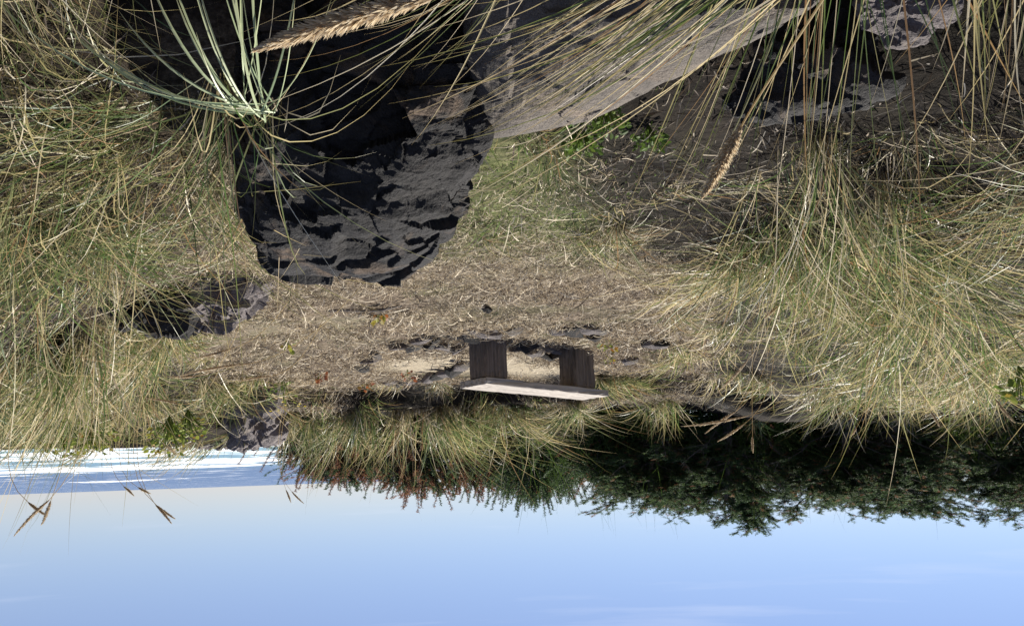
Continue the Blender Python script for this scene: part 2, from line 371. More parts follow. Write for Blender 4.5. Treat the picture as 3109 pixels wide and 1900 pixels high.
r1 = r1b + [P(*a) for a in ((1055, 520, 2.7), (1100, 492, 2.66), (1150, 440, 2.6), (1158, 380, 2.52), (1140, 330, 2.45), (1122, 210, 2.38), (1075, 70, 2.27), (900, -30, 2.2), (650, -20, 2.2), (560, 250, 2.3), (552, 450, 2.5), (640, 520, 2.5), (880, 500, 2.48), (1050, 330, 2.36))]
rock('boulder', skirt(r1, r1b), ROCK_DARK, 'large near-black craggy boulder beside the green blades, at the edge of the clearing', .023, .0085, 17, (26, 110, 800), (1, 1, 1.2))
r2b = [P(*a) for a in ((1152, 330, 2.5), (1280, 311, 2.45), (1390, 289, 2.36), (1500, 213, 2.15), (1610, 163, 2.07), (1720, 106, 2.0), (1990, 0, 1.8))]
r2 = r2b + [P(*a) for a in ((1118, 200, 2.36), (1125, 60, 2.2), (1180, -60, 2.0), (1500, -130, 1.78), (1900, -150, 1.56), (2080, -60, 1.62))]
rock('rock_slab', skirt(r2, r2b, .55, .07), ROCK_TAN, 'long grey slab with a pale tan sunlit edge, crossed by golden grass blades', .0045, .010, 5, (10, 50, 500), (1, 1, 2.2))
r3b = [P(*a) for a in ((1765, 235, 2.62), (1830, 250, 2.62), (1960, 252, 2.6), (2050, 245, 2.55), (2150, 195, 2.45))]
r3 = r3b + [P(*a) for a in ((1790, 130, 2.52), (1990, 60, 2.42), (2120, 110, 2.38))]
rock('boulder', skirt(r3, r3b, .3, .2), ROCK_DARK, 'low dark boulder in deep shade behind the tan edged slab', .02, .016, 21)
r3c = [P(*a) for a in ((2110, 40, 2.2), (2150, 62, 2.2), (2205, 84, 2.2), (2270, 66, 2.15), (2320, 20, 2.05))]
rock('boulder', skirt(r3c + [P(*a) for a in ((2110, 10, 2.14), (2200, 0, 2.1), (2310, -20, 2.02))], r3c, .3, .12), ROCK_GREY, 'small pale grey boulder behind drooping blades, farthest from the black boulder', .008, .012, 8)
r4b = [P(*a) for a in ((200, 705, 4.9), (290, 770, 5.0), (370, 795, 5.05), (440, 790, 5.0))]
rock('boulder', skirt(r4b + [P(*a) for a in ((195, 650, 4.85), (330, 590, 4.82), (450, 620, 4.85))], r4b), ROCK_DARK, 'dark boulder half hidden behind the grass bank, one of an adjoining pair', .03, .025, 31)
r4c = [P(*a) for a in ((440, 770, 5.0), (500, 778, 5.0), (570, 762, 4.95), (620, 690, 4.8))]
rock('boulder', skirt(r4c + [P(*a) for a in ((440, 640, 4.82), (540, 610, 4.78), (615, 630, 4.7))], r4c), ROCK_GREY, 'brownish rock touching the clearing edge, beside a half hidden dark boulder', .03, .022, 33)
r5b = [P(*a) for a in ((535, 1045, 10.6), (565, 1072, 10.7), (615, 1078, 10.7), (645, 1066, 10.7), (662, 1030, 10.5))]
rock('boulder', skirt(r5b + [P(*a) for a in ((540, 985, 10.0), (655, 985, 10.0), (600, 990, 9.95))], r5b, -.1, .6), ROCK_GREY, 'far purplish grey boulder in front of the white surf', .035, .04, 41, (14, 60, 300))
r6b = [P(*a) for a in ((440, 1075, 11.4), (500, 1085, 11.4), (545, 1078, 11.4))]
rock('boulder', skirt(r6b + [P(*a) for a in ((430, 1010, 11.2), (540, 1010, 11.2))], r6b, -.1, .4), ROCK_GREY, 'brown rock shelf just under the surf line, left of the far boulder', .05, .05, 42, (8, 40, 150))

# flat stones round the sandy patch: (u, v, size, tilt)
def stone_mesh(seed):
    rg = np.random.default_rng(seed); bm = bmesh.new()
    n = 9; th = np.sort(rg.random(n) * 2 * np.pi)
    for z, k in ((-.5, .8), (-.15, 1.0), (.2, .95), (.5, .6)):
        for t in th:
            r = k * (.8 + .3 * rg.random()); bm.verts.new((math.cos(t) * r * .55, math.sin(t) * r * .38, z * .17 + .03 * rg.normal()))
    bmesh.ops.convex_hull(bm, input=bm.verts); bmesh.ops.delete(bm, geom=[v for v in bm.verts if not v.link_faces], context='VERTS')
    me = bpy.data.meshes.new('flat_stone'); bm.to_mesh(me); bm.free(); return me
STM = [stone_mesh(k) for k in range(6)]
for k, m_ in enumerate(STM): m_.materials.append(ROCK_GREY if k % 2 else ROCK_TAN if k % 3 == 0 else ROCK_DARK)
stones = [(u, v, s, 'row') for u, v, s in ((1035, 905, .2), (1055, 900, .18), (1075, 893, .2), (1092, 888, .19), (1110, 882, .2), (1012, 912, .16), (990, 917, .15), (965, 918, .16), (940, 915, .15), (1124, 877, .15))]
stones += [(u, v, s, 'arc') for u, v, s in ((890, 862, .2), (872, 880, .2), (905, 850, .15), (965, 835, .17), (1000, 838, .2), (1015, 822, .16), (1040, 832, .17), (1062, 838, .2), (1085, 842, .18), (1108, 843, .16))]
stones += [(u, v, s, 'front') for u, v, s in ((1128, 812, .2), (1165, 803, .24), (1185, 801, .14), (1238, 800, .16), (1340, 803, .13), (1375, 802, .24), (1415, 800, .2), (1438, 806, .15), (1455, 803, .14), (1432, 818, .16), (1555, 830, .14), (1575, 828, .2), (1590, 825, .14), (1168, 735, .12), (1515, 862, .14))]
stones += [(u, v, s, 'under') for u, v, s in ((1268, 838, .2), (1290, 856, .17), (1312, 862, .18), (1245, 845, .14), (1335, 862, .15), (1330, 850, .15))]
SL = dict(row='flat stone away from the bench in the slanting row behind the sand', arc='stone counted from the sea side in the arc before the sand',
          front='half buried stone counted from the sea side in front of the bench', under='flat stone in the gap between the bench legs, sea side first')
ORD = 'first second third fourth fifth sixth seventh eighth ninth tenth eleventh twelfth thirteenth fourteenth fifteenth'.split(); cnt = {}
stones.sort(key=lambda q: (q[3] == 'row') * -2 * q[0] + q[0])
for k, (u, v, s, kd) in enumerate(stones):
    p = G(u, v, .06); p[2] = float(hgt(p[0], p[1])) + .045; s *= 1.2
    o = put('flat_stone', STM[k % 6], None, p)
    o.scale = (s, s, s * 1.25); o.rotation_euler = (R(rng.normal() * 14 + 30), R(rng.normal() * 12), rng.random() * 6.3 if kd != 'row' else R(-40 + rng.normal() * 20))
    cnt[kd] = cnt.get(kd, -1) + 1
    tag(o, ORD[cnt[kd]] + ' ' + SL[kd], 'stone', 'flat stones around the bench')

# ------------------------------------------------------------ bench
def plankish(name, L_, W_, T_, mat, seed, cuts, rag=.006, notch=True):
    """a weathered timber: box gridded along its length with uneven edges, checks and a bevel"""
    rg = np.random.default_rng(seed); bm = bmesh.new(); bmesh.ops.create_cube(bm, size=1)
    bmesh.ops.scale(bm, vec=(L_, W_, T_), verts=bm.verts)
    bmesh.ops.bevel(bm, geom=bm.edges[:], offset=min(W_, T_, L_) * .09, segments=2, affect='EDGES')
    for k in range(cuts):
        mx_ = max(L_, W_, T_) / (8 * 2 ** 0)
        ed = [e for e in bm.edges if e.calc_length() > .022 * (2 ** (cuts - 1 - k))]
        bmesh.ops.subdivide_edges(bm, edges=ed, cuts=1, use_grid_fill=True)
    bmesh.ops.triangulate(bm, faces=bm.faces); bm.normal_update()
    V = np.array([v.co for v in bm.verts]); Nn = np.array([v.normal for v in bm.verts])
    ax = int(np.argmax([L_, W_, T_])); ot = [a for a in range(3) if a != ax]
    q = V.copy(); q[:, ax] *= .12
    d = rag * fbm(q[:, ot[0]] * 60 + 3, q[:, ot[1]] * 60 + q[:, ax] * 40, 3) * 2 + rag * 1.3 * fbm(V[:, ax] * 5 + seed, V[:, ot[0]] * 5 + seed, 3)
    crack = np.abs(fbm(q[:, ot[0]] * 34 + seed, q[:, ax] * 30 + q[:, ot[1]] * 34, 2)); d -= rag * 1.4 * np.clip(.05 - crack, 0, 1) / .05
    V = V + Nn * d[:, None]
    for v, c in zip(bm.verts, V): v.co = c
    me = bpy.data.meshes.new(name); bm.to_mesh(me); bm.free(); me.materials.append(mat); return me
yaw = R(134.8); pt = R(1.6); rl = R(1.6)
l_ = np.array([math.cos(yaw) * math.cos(pt), math.sin(yaw) * math.cos(pt), math.sin(pt)])
s_ = np.array([math.sin(yaw) * math.cos(rl), -math.cos(yaw) * math.cos(rl), math.sin(rl)]); s_ -= l_ * (s_ @ l_); s_ /= np.linalg.norm(s_)
n_ = np.cross(s_, l_); n_ = n_ if n_[2] > 0 else -n_
near = np.array([.24, 7.63, .425]); BL, BW, BT = 1.67, .35, .062
cen = near + l_ * BL / 2 + s_ * BW / 2 - n_ * BT / 2
base = cen.copy(); base[2] = float(hgt(cen[0], cen[1]))
bench = thing('bench', 'rough timber bench of one pale plank on two thick dark posts', 'bench', base, yaw)
Rb = Matrix(((l_[0], s_[0], n_[0]), (l_[1], s_[1], n_[1]), (l_[2], s_[2], n_[2])))
if Rb.determinant() < 0: Rb = Matrix(((l_[0], -s_[0], n_[0]), (l_[1], -s_[1], n_[1]), (l_[2], -s_[2], n_[2])))
inv = Matrix.Translation(Vector(base)) @ Matrix.Rotation(yaw, 4, 'Z')
def benchpart(name, me, c, rot):
    o = put(name, me, bench); o.matrix_local = inv.inverted() @ (Matrix.Translation(Vector(c)) @ rot.to_4x4()); return o
tag(benchpart('seat', plankish('seat', BL, BW, BT, WOOD_TOP, 4, 5, .005), cen, Rb), 'sun bleached plank seat')
for t0, ww, dd, lz in ((.015, .285, .225, .05), (.725, .31, .22, .02)):
    # front near corner of each post on the seat's front edge
    c = near + l_ * (t0 * BL + ww / 2) + s_ * (.035 + dd / 2)
    top = c[2] - BT - .004 + .01; bot = lz - .14
    hh = top - bot; cc = np.array([c[0], c[1], (top + bot) / 2])
    benchpart('leg', plankish('leg', ww, dd, hh, WOOD_LEG, int(t0 * 100) + 2, 5, .007), cc, Matrix.Rotation(yaw, 3, 'Z'))

# ------------------------------------------------------------ grass
WIND = np.array([.30, -.05, 0])
def fount(n, centre, rad, lm, ls, tilt, droop, wind, wd, tints, seg=7, rg=rng, keep_up=True):
    """centre lines and widths of a fountain of blades. centre (3,) or (n,3)"""
    az = rg.random(n) * 2 * np.pi; rr = rad * np.sqrt(rg.random(n))
    b = np.broadcast_to(np.asarray(centre, float), (n, 3)).copy()
    b[:, 0] += np.cos(az) * rr; b[:, 1] += np.sin(az) * rr
    az = az + rg.normal(size=n) * .9
    ti = np.abs(rg.normal(size=n)) * tilt + .04
    d = np.stack([np.cos(az) * np.sin(ti), np.sin(az) * np.sin(ti), np.cos(ti)], 1) + wind * rg.normal(1, .5, size=(n, 1))
    d = norm(d); Ln = np.clip(rg.normal(lm, ls, n), lm * .25, lm * 1.35)
    bend = -np.array([0, 0, 1.]) * (droop * rg.gamma(2.2, .45, n))[:, None] + wind * rg.random((n, 1)) * .7 + rg.normal(size=(n, 3)) * .07
    hd = d.copy(); hd[:, 2] = 0; bend += hd * .35 * rg.random((n, 1))
    t = np.linspace(0, 1, seg)[None, :, None]
    kk = rg.normal(size=(n, 1, 3)) * .10 * np.array([1, 1, .5]); k0 = rg.uniform(.2, .8, (n, 1, 1)) * (rg.random((n, 1, 1)) < .3)
    kink = np.where(k0 > 0, np.clip(t - k0, 0, 1) * kk * 2.2, 0) + .015 * rg.normal(size=(n, 1, 3)) * np.sin(t * 5 + rg.random((n, 1, 1)) * 6)
    p = b[:, None] + (d[:, None] * t + bend[:, None] * t ** 2.3 + kink) * Ln[:, None, None]
    return p, wd * rg.uniform(.6, 1.25, n), tints
def lift(p, m=.012):
    g = hgt(p[..., 0], p[..., 1]) + m * (.5 + rng.random(p.shape[:-1])); p[..., 2] = np.maximum(p[..., 2], g); return p
def tint_mix(n, green, rg=rng):
    r = rg.random(n); t = np.where(r < green, rg.uniform(0.02, .52, n), rg.uniform(.52, .95, n)); t = np.where(rg.random(n) < .07, 1.0, t); return np.where(rg.random(n) < .12, .0, t)

def bank(name, label, regions, seed):
    rg = np.random.default_rng(seed); g = Geo()
    for (n, xf, y0, y1, lm, green, wind) in regions:
        n = int(n * .74); nc = max(n // 60, 4)          # blades grow in clumps
        cy = y0 + (y1 - y0) * rg.random(nc); lo, hi = xf(cy); cx = lo + (hi - lo) * rg.random(nc)
        ok = ~((cx < 2.75) & (cx > .9) & (cy > 3.75) & (cy < 5.15)); cx, cy = cx[ok], cy[ok]; nc = len(cx); n = int(n * ok.mean())
        k = rg.integers(0, nc, n); c = np.stack([cx[k], cy[k], np.zeros(n)], 1)
        c[:, :2] += rg.normal(size=(n, 2)) * .07
        c[:, 2] = hgt(c[:, 0], c[:, 1]) - .02
        cw = rg.normal(size=(nc, 3)) * .42; cw[:, 2] = 0
        p, w_, _ = fount(n, c, .03, 1, .22, .55, .45, 0 * WIND, .0048, None, 7, rg)
        sc = (lm * (.5 + .62 * rg.random(nc)))[k]; ct = rg.normal(size=nc) * .16
        p = c[:, None] + (p - c[:, None]) * sc[:, None, None]
        t = np.linspace(0, 1, 7)[None, :, None]
        p = p + (cw[k] + np.asarray(wind))[:, None] * (t ** 1.4) * sc[:, None, None]
        dist = np.linalg.norm(c[:, :2], axis=1)
        w_ = w_ * np.clip(dist / 4.5, .75, 1.7)
        tt_ = tint_mix(n, green, rg); tt_ = np.where((seed == 101) & (tt_ > .6) & (tt_ < .96), .42 + (tt_ - .6) * .9, tt_)
        tt_ = np.where(tt_ < .97, np.clip(tt_ + ct[k], .0, .93), tt_)
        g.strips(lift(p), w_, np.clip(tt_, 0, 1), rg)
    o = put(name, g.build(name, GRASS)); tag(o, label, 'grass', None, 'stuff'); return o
rbx = lambda y: np.interp(y, [1, 2.3, 3.4, 4.3, 5, 7, 9, 12], [1.0, 1.05, 1.15, 1.35, 1.9, 2.6, 2.9, 2.9])
lbx = lambda y: np.interp(y, [1.6, 2.5, 4, 6, 8, 10, 12], [-1.0, -1.15, -1.25, -1.45, -1.75, -2.0, -2.2])
bank('beach_grass', 'dense tangled beach grass on the bank beside the black boulder, hiding part of the sea',
     [(900, lambda y: (1.2 + 0 * y, 2.3 + 0 * y), 2.6, 3.5, .95, .5, (.34, .05, -.04)),
            (1500, lambda y: (2.2 + 0 * y, 4.2 + 0 * y), 3.4, 6.5, .85, .5, (.3, .0, -.08)),
      (900, lambda y: (.95 + 0 * y, 2.7 + 0 * y), 1.75, 2.9, .5, .2, (.5, -.1, -.25)),
      (600, lambda y: (1.2 + 0 * y, 2.9 + 0 * y), 2.0, 2.9, .62, .7, (.2, -.3, -.15)),
      (1300, lambda y: (rbx(y), rbx(y) + .9), 2.8, 4.4, .72, .5, (.12, -.05, -.12)),
      (2400, lambda y: (rbx(y) + .4, rbx(y) + 2.4), 2.7, 5.5, .74, .45, (.25, -.05, -.08)),
      (2900, lambda y: (rbx(y) + .1, rbx(y) + 2.6), 5.2, 9.5, .72, .42, (.1, 0, -.04)),
      (1800, lambda y: (rbx(y) - .1, rbx(y) + 1.2), 5.4, 9.8, .42, .35, (.05, 0, -.1)),
      (2500, lambda y: (2.6 + 0 * y, 7 + 0 * y), 9.5, 12, .6, .5, (.1, 0, 0))], 101)
bank('beach_grass', 'dense pale beach grass on the bank before the dark pines',
     [(700, lambda y: (lbx(y) - .8, lbx(y) + .05), 4.3, 5.2, .6, .5, (.08, 0, -.1)),
      (2300, lambda y: (lbx(y) - 2.8, lbx(y) - .55), 2.6, 5.5, .66, .5, (.22, -.05, -.08)),
      (4400, lambda y: (lbx(y) - 3.6, lbx(y) - .35), 5, 9.8, .66, .5, (.22, -.03, -.06)),
      (1500, lambda y: (lbx(y) - .4, lbx(y) + .35), 4.5, 9.5, .38, .35, (.15, 0, -.06)),
      (1500, lambda y: (-2.1 + 0 * y, -1.2 + 0 * y), 3.7, 5.0, .8, .6, (-.05, 0, 0)),
      (1100, lambda y: (-2.7 + 0 * y, -1.4 + 0 * y), 2.3, 3.5, .42, .3, (-.45, .1, -.2)),
      (160, lambda y: (-1.2 + 0 * y, -.6 + 0 * y), 3.3, 4.1, .3, .2, (-.2, 0, -.2)),
      (1500, lambda y: (-6.5 + 0 * y, lbx(y)), 9.5, 12, .40, .5, (.1, 0, 0))], 102)
bank('beach_grass', 'short mixed grass along the low berm behind the bench',
     [(1200, lambda y: (-.5 + 0 * y, 3.2 + 0 * y), 11.1, 13.2, .42, .9, (.05, 0, 0)),
      (900, lambda y: (-2.0 + 0 * y, 3.0 + 0 * y), 10.7, 11.3, .28, .3, (0, -.1, -.05)),
      (260, lambda y: (-1.3 + 0 * y, .1 + 0 * y), 2.9, 4.2, .16, .85, (0, 0, 0))], 103)

SEEDC = 0
def seed_head_mesh(L_=.2, r=.011, n=420, seed=1, curve=.12):
    rg = np.random.default_rng(seed); g = Geo()
    m = 14; t = np.linspace(0, 1, m); c = np.stack([curve * L_ * t ** 2, 0 * t, L_ * t], 1)
    prof = r * np.clip(np.sin(np.pi * (t * .93 + .05)) ** .6, .12, 1) * (1 - .35 * t)
    g.tube(c, prof * .62, .25, 7)
    tt = rg.random(n) ** .9; az = rg.random(n) * 6.283
    cc = np.stack([curve * L_ * tt ** 2, 0 * tt, L_ * tt], 1); pr = np.interp(tt, t, prof)
    out_ = np.stack([np.cos(az), np.sin(az), 0 * az], 1); tn = norm(np.stack([2 * curve * tt, 0 * tt, 1 + 0 * tt], 1))
    b = cc + out_ * pr[:, None] * .35
    tip = cc + tn * (L_ * .055 * rg.uniform(.7, 1.4, n))[:, None] + out_ * (pr * rg.uniform(.8, 1.45, n))[:, None]
    g.spikes(b, tip, np.full(n, max(r * .2, .0016)), rg.uniform(.2, 1, n), rg)
    return g.build('seed_head', SEEDM)
def stalk(label, base, joint, tip, width=.0035, r=.011, n=420, bow=.0, curve=.12, seed=1, tint=.72, grp=None):
    """a flowering stalk: stem from base to joint, seed head from joint to tip"""
    base, joint, tip = map(np.asarray, (base, joint, tip))
    root = thing('grass_seed_stalk', label, 'seed head', base, 0, grp)
    t = np.linspace(0, 1, 12)[:, None]; d = tip - joint; dj = norm(d) * np.linalg.norm(joint - base)
    # hermite so that the stem runs into the head
    h0 = joint - base; st = norm(h0 * 1.0 + np.array([0, 0, .5]) * np.linalg.norm(h0)) * np.linalg.norm(h0)
    pts = (2 * t ** 3 - 3 * t ** 2 + 1) * base + (t ** 3 - 2 * t ** 2 + t) * st + (-2 * t ** 3 + 3 * t ** 2) * joint + (t ** 3 - t ** 2) * dj
    g = Geo(); g.tube(pts - base, np.linspace(width * .6, width * .35, 12), tint, 6)
    put('stem', g.build('stem', GRASS), root)
    Ld = np.linalg.norm(d); hm = seed_head_mesh(Ld, r, n, seed, curve)
    o = put('seed_head', hm, root); 
    end = Vector((curve * Ld, 0, Ld)).normalized()
    q = end.rotation_difference(Vector(d).normalized())
    o.location = Vector(joint - base); o.rotation_mode = 'QUATERNION'; o.rotation_quaternion = q
    return root

# named tussocks: (u, v, base z or None, n, length, spread tilt, droop, wind, green share, width, label)
def tussock(centre, n, lm, tilt, droop, wind, green, wd, label, seed, rad=.07, dead=.12, group=None, cat='grass tussock'):
    rg = np.random.default_rng(seed); c = np.asarray(centre, float)
    root = thing('grass_tussock', label, cat, c, 0, group)
    n = int(n * .7); wd *= 1.35
    nb = rg.integers(7, 12); kb = rg.choice(nb, n, p=rg.dirichlet(np.ones(nb) * 2.5)); ob = rg.normal(size=(nb, 3)) * np.array([1, 1, 0]) * rad * 1.5; lb = rg.normal(size=(nb, 3)) * np.array([1, 1, .3]) * .28; hb = rg.uniform(.65, 1.12, nb)
    p, w_, _ = fount(n, c, rad * .5, lm, lm * .2, tilt * .75, droop, np.asarray(wind), wd, None, 9, rg)
    tb = np.linspace(0, 1, 9)[None, :, None]
    p = (c + ob[kb])[:, None] + (p - c + lb[kb][:, None] * lm * tb ** 1.3) * hb[kb][:, None, None]
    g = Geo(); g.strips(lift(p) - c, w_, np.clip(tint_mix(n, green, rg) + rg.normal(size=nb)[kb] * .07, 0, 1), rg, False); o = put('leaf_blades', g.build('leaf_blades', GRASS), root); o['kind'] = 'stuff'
    m = int(n * dead)
    p, w_, _ = fount(m, c, rad * 1.3, lm * .55, lm * .15, tilt * 1.9, droop * 1.6, np.asarray(wind) * .5, wd, None, 6, rg)
    g = Geo(); g.strips(lift(p) - c, w_, rg.uniform(.7, 1, m), rg); o = put('dead_blades', g.build('dead_blades', GRASS), root); o['kind'] = 'stuff'
    return root
def on(u, v, z0=0.0):
    p = G(u, v, z0)
    for _ in range(6):
        p = G(u, v, float(hgt(p[0], p[1])))
    return p
def onxy(u, y, dz=0.0):
    p = P(u, 900, y); return np.array([p[0], p[1], float(hgt(p[0], p[1])) + dz])
T = tussock
T(P(600, 250, 2.16) + np.array([0, 0, -.03]), 95, .72, .62, .55, (.05, .0, 0), .62, .0026, 'arching fountain tussock on top of the black boulder edge, with gold and green blades', 1, .08)
T(onxy(470, 3.0), 150, .85, .42, .45, (.15, 0, 0), .5, .0032, 'tall tussock leaning over the black boulder from the bank', 2, .12)
T(onxy(1090, 11.6), 800, 1.12, .34, .42, (-.3, 0, 0), .95, .007, 'broad green tussock fanning out behind the bench, the largest there', 3, .13)
T(onxy(850, 11.8), 520, .98, .25, .35, (.02, 0, 0), .7, .0065, 'upright olive tussock on the berm behind the sandy patch', 4, .12)
T(onxy(975, 11.9), 420, .95, .35, .4, (.08, 0, 0), .4, .0065, 'greyish straw tussock between two green ones on the berm', 5, .13)
T(onxy(715, 11.8), 620, .82, .38, .45, (.1, 0, 0), .5, .0065, 'pale tussock nearest the surf on the berm, partly over the far boulder', 6, .12)
T(onxy(1260, 11.9), 460, 1.0, .45, .6, (-.25, 0, 0), .45, .0065, 'drooping sparse tussock just past the middle of the plank seat', 7, .13)
T(onxy(1480, 10.4), 360, .62, .45, .55, (-.2, 0, 0), .7, .0055, 'small silvery green tussock beside the far end of the plank seat', 8, .08)
T(onxy(1380, 11.2), 360, .55, .5, .6, (-.1, 0, 0), .5, .0055, 'low tussock right behind the plank seat', 9, .1)
T(onxy(1575, 11.2), 340, .6, .45, .5, (.1, 0, 0), .6, .006, 'dark shaded tussock between the bench and the pale bank', 10, .1)
T(on(1960, 330), 120, .72, .3, .3, (.06, .02, 0), .5, .0032, 'upright tussock with reddish brown stem bases under the hanging blades', 11, .07)
T(on(2110, 430), 260, .8, .4, .5, (-.34, 0, 0), .7, .0034, 'green tussock sweeping away from the clearing on the pine side bank', 12, .08)
T(on(1990, 560), 220, .75, .35, .4, (.1, 0, 0), .7, .0036, 'tall green tussock in the middle of the pine side bank', 13, .1)
T(on(1840, 640), 180, .45, .6, .7, (.12, 0, 0), .15, .0042, 'bleached straw tussock spilling onto the clearing', 14, .1)
T(on(2230, 720), 300, .8, .34, .3, (.12, 0, 0), .65, .005, 'large green tussock high on the pine side bank', 15, .12)
T(on(1290, 330, 0), 160, .22, .5, .4, (0, 0, 0), .95, .003, 'small bright green tuft against the tan edge of the slab', 16, .07, .1)
T(on(1440, 560, 0), 200, .45, .65, .8, (-.1, 0, 0), .55, .003, 'thin low tuft lying over the mossy patch', 17, .06)
T(onxy(330, 6.2), 420, .9, .32, .4, (.1, 0, 0), .5, .005, 'tall yellow green tussock on the sea side bank behind the half hidden boulders', 18, .12)
T(onxy(130, 5.2), 520, .95, .3, .35, (.12, 0, 0), .45, .005, 'tallest tussock on the sea side bank, reaching above the horizon', 19, .14)
T(onxy(560, 9.4), 260, .5, .6, .8, (.1, 0, 0), .6, .006, 'low silvery tussock below the far boulder', 20, .1)

# stout green blades of one tuft arching down towards the camera (each blade its own part)
c = P(612, 262, 2.05); gt = thing('green_grass_tuft', 'tuft of stout blue green blades curving down from the boulder top', 'grass tuft', c)
ends = [(430, -60, 1.75), (400, 0, 1.78), (470, -80, 1.7), (520, -90, 1.68), (545, -70, 1.7), (560, -90, 1.66), (585, -60, 1.7), (600, -90, 1.66), (490, -20, 1.74), (455, 40, 1.8), (580, -30, 1.7),
        (690, 60, 1.8), (700, -10, 1.75), (640, -60, 1.7), (350, 80, 1.85), (250, 100, 1.9), (220, 60, 1.9), (190, 40, 1.9), (300, 150, 1.95), (60, 0, 1.8), (380, 180, 2.0), (760, 60, 1.9), (500, 120, 1.85)]
for k, (u, v, y) in enumerate(ends):
    u, v, y = u + (u - 612) * .25, v + (v - 262) * .3, y - .07
    b = c + rng.normal(size=3) * np.array([.03, .03, .008]); e = P(u, v, y)
    mid = (b + e) / 2 + np.array([0, -.05, .10 + .06 * rng.random()]) * (np.linalg.norm(e - b) / .5) + np.array([(c[0] - e[0]) * -.12, 0, 0])
    t = np.linspace(0, 1, 12)[:, None]; pts = (1 - t) ** 2 * b + 2 * t * (1 - t) * mid + t ** 2 * e
    g = Geo(7); g.strips((pts - c)[None], [.0050 + .0018 * rng.random()], [rng.random()], rng, True)
    put('leaf_blade', g.build('leaf_blade', BLUEGRASS), gt)

# near blades rising from just below the frame: base point, tip region
def near_tuft(label, base, tips, n, wd, green, seed, bowz=.06, rad=.05, tuft='grass_tussock'):
    rg = np.random.default_rng(seed); base = np.asarray(base); gz = float(hgt(base[0], base[1])); b0 = np.array([base[0], base[1], gz])
    root = thing(tuft, label, 'grass tussock', b0)
    tp = np.array([P(*a) for a in tips]); k = rg.integers(0, len(tp), n); k2 = rg.integers(0, len(tp), n); f = rg.random((n, 1)) * .6
    e = tp[k] * (1 - f) + tp[k2] * f + rg.normal(size=(n, 3)) * .035
    b = b0 + rg.normal(size=(n, 3)) * np.array([rad, rad, .0])
    Ld = np.linalg.norm(e - b, axis=1)[:, None]
    mid = (b + e) / 2 + np.array([0, 0, 1.]) * Ld * rg.uniform(.3, 1.4, (n, 1)) * bowz * 2 + rg.normal(size=(n, 3)) * .025
    t = np.linspace(0, 1, 12)[None, :, None]
    p = (1 - t) ** 2 * b[:, None] + 2 * t * (1 - t) * mid[:, None] + t ** 2 * e[:, None]
    g = Geo(); g.strips(p - b0, wd * rg.uniform(.6, 1.3, n), tint_mix(n, green, rg), rg, True)
    o = put('leaf_blades', g.build('leaf_blades', GRASS), root); o['kind'] = 'stuff'; return root
near_tuft('near tussock whose long golden blades slant across the grey slab', P(2250, -330, 1.0),
          [(1010, 290, 1.5), (1130, 420, 1.5), (1160, 130, 1.35), (1200, 330, 1.4), (1250, 200, 1.35), (1340, 60, 1.25), (1060, 170, 1.4), (1400, 300, 1.3), (1000, 60, 1.3), (1480, 130, 1.2)], 85, .0034, .3, 51, .07)
near_tuft('near tussock whose green blades stand up before the shaded low boulder', P(2080, -330, 1.1),
          [(1720, 480, 1.4), (1640, 600, 1.45), (1500, 430, 1.4), (1830, 520, 1.4), (1760, 260, 1.3), (2200, 470, 1.4), (2260, 660, 1.5), (2080, 560, 1.5), (1950, 480, 1.4), (1580, 300, 1.35), (2380, 320, 1.3), (1890, 330, 1.3)], 55, .003, .55, 52, .05)
near_tuft('nearest tussock, broad blurred looking blades at the corner of the frame', P(2560, -420, .75),
          [(2440, 240, .9), (2380, 160, .9), (2464, 330, .95), (2300, 120, .95), (2420, 60, .85), (2350, 320, 1.0), (2500, 200, .9), (2250, 40, .9), (2480, 420, 1.0)], 46, .0038, .45, 53, .08, .07)
near_tuft('near tussock whose thin pale blades cross in front of the black boulder', P(1500, -420, 1.15),
          [(700, 130, 1.7), (800, 60, 1.6), (560, 330, 1.9), (1000, 180, 1.6), (1050, 240, 1.6), (900, 20, 1.5), (600, 30, 1.6)], 26, .0028, .4, 54, .10)
near_tuft('near tussock of fine drooping blades in the shaded corner by the green tuft', P(-100, -300, 1.5),
          [(100, 150, 1.8), (250, 230, 1.9), (0, 260, 1.8), (330, 60, 1.7), (200, 20, 1.7), (60, 60, 1.7), (400, 120, 1.8)], 90, .0028, .35, 55, .10, .15)
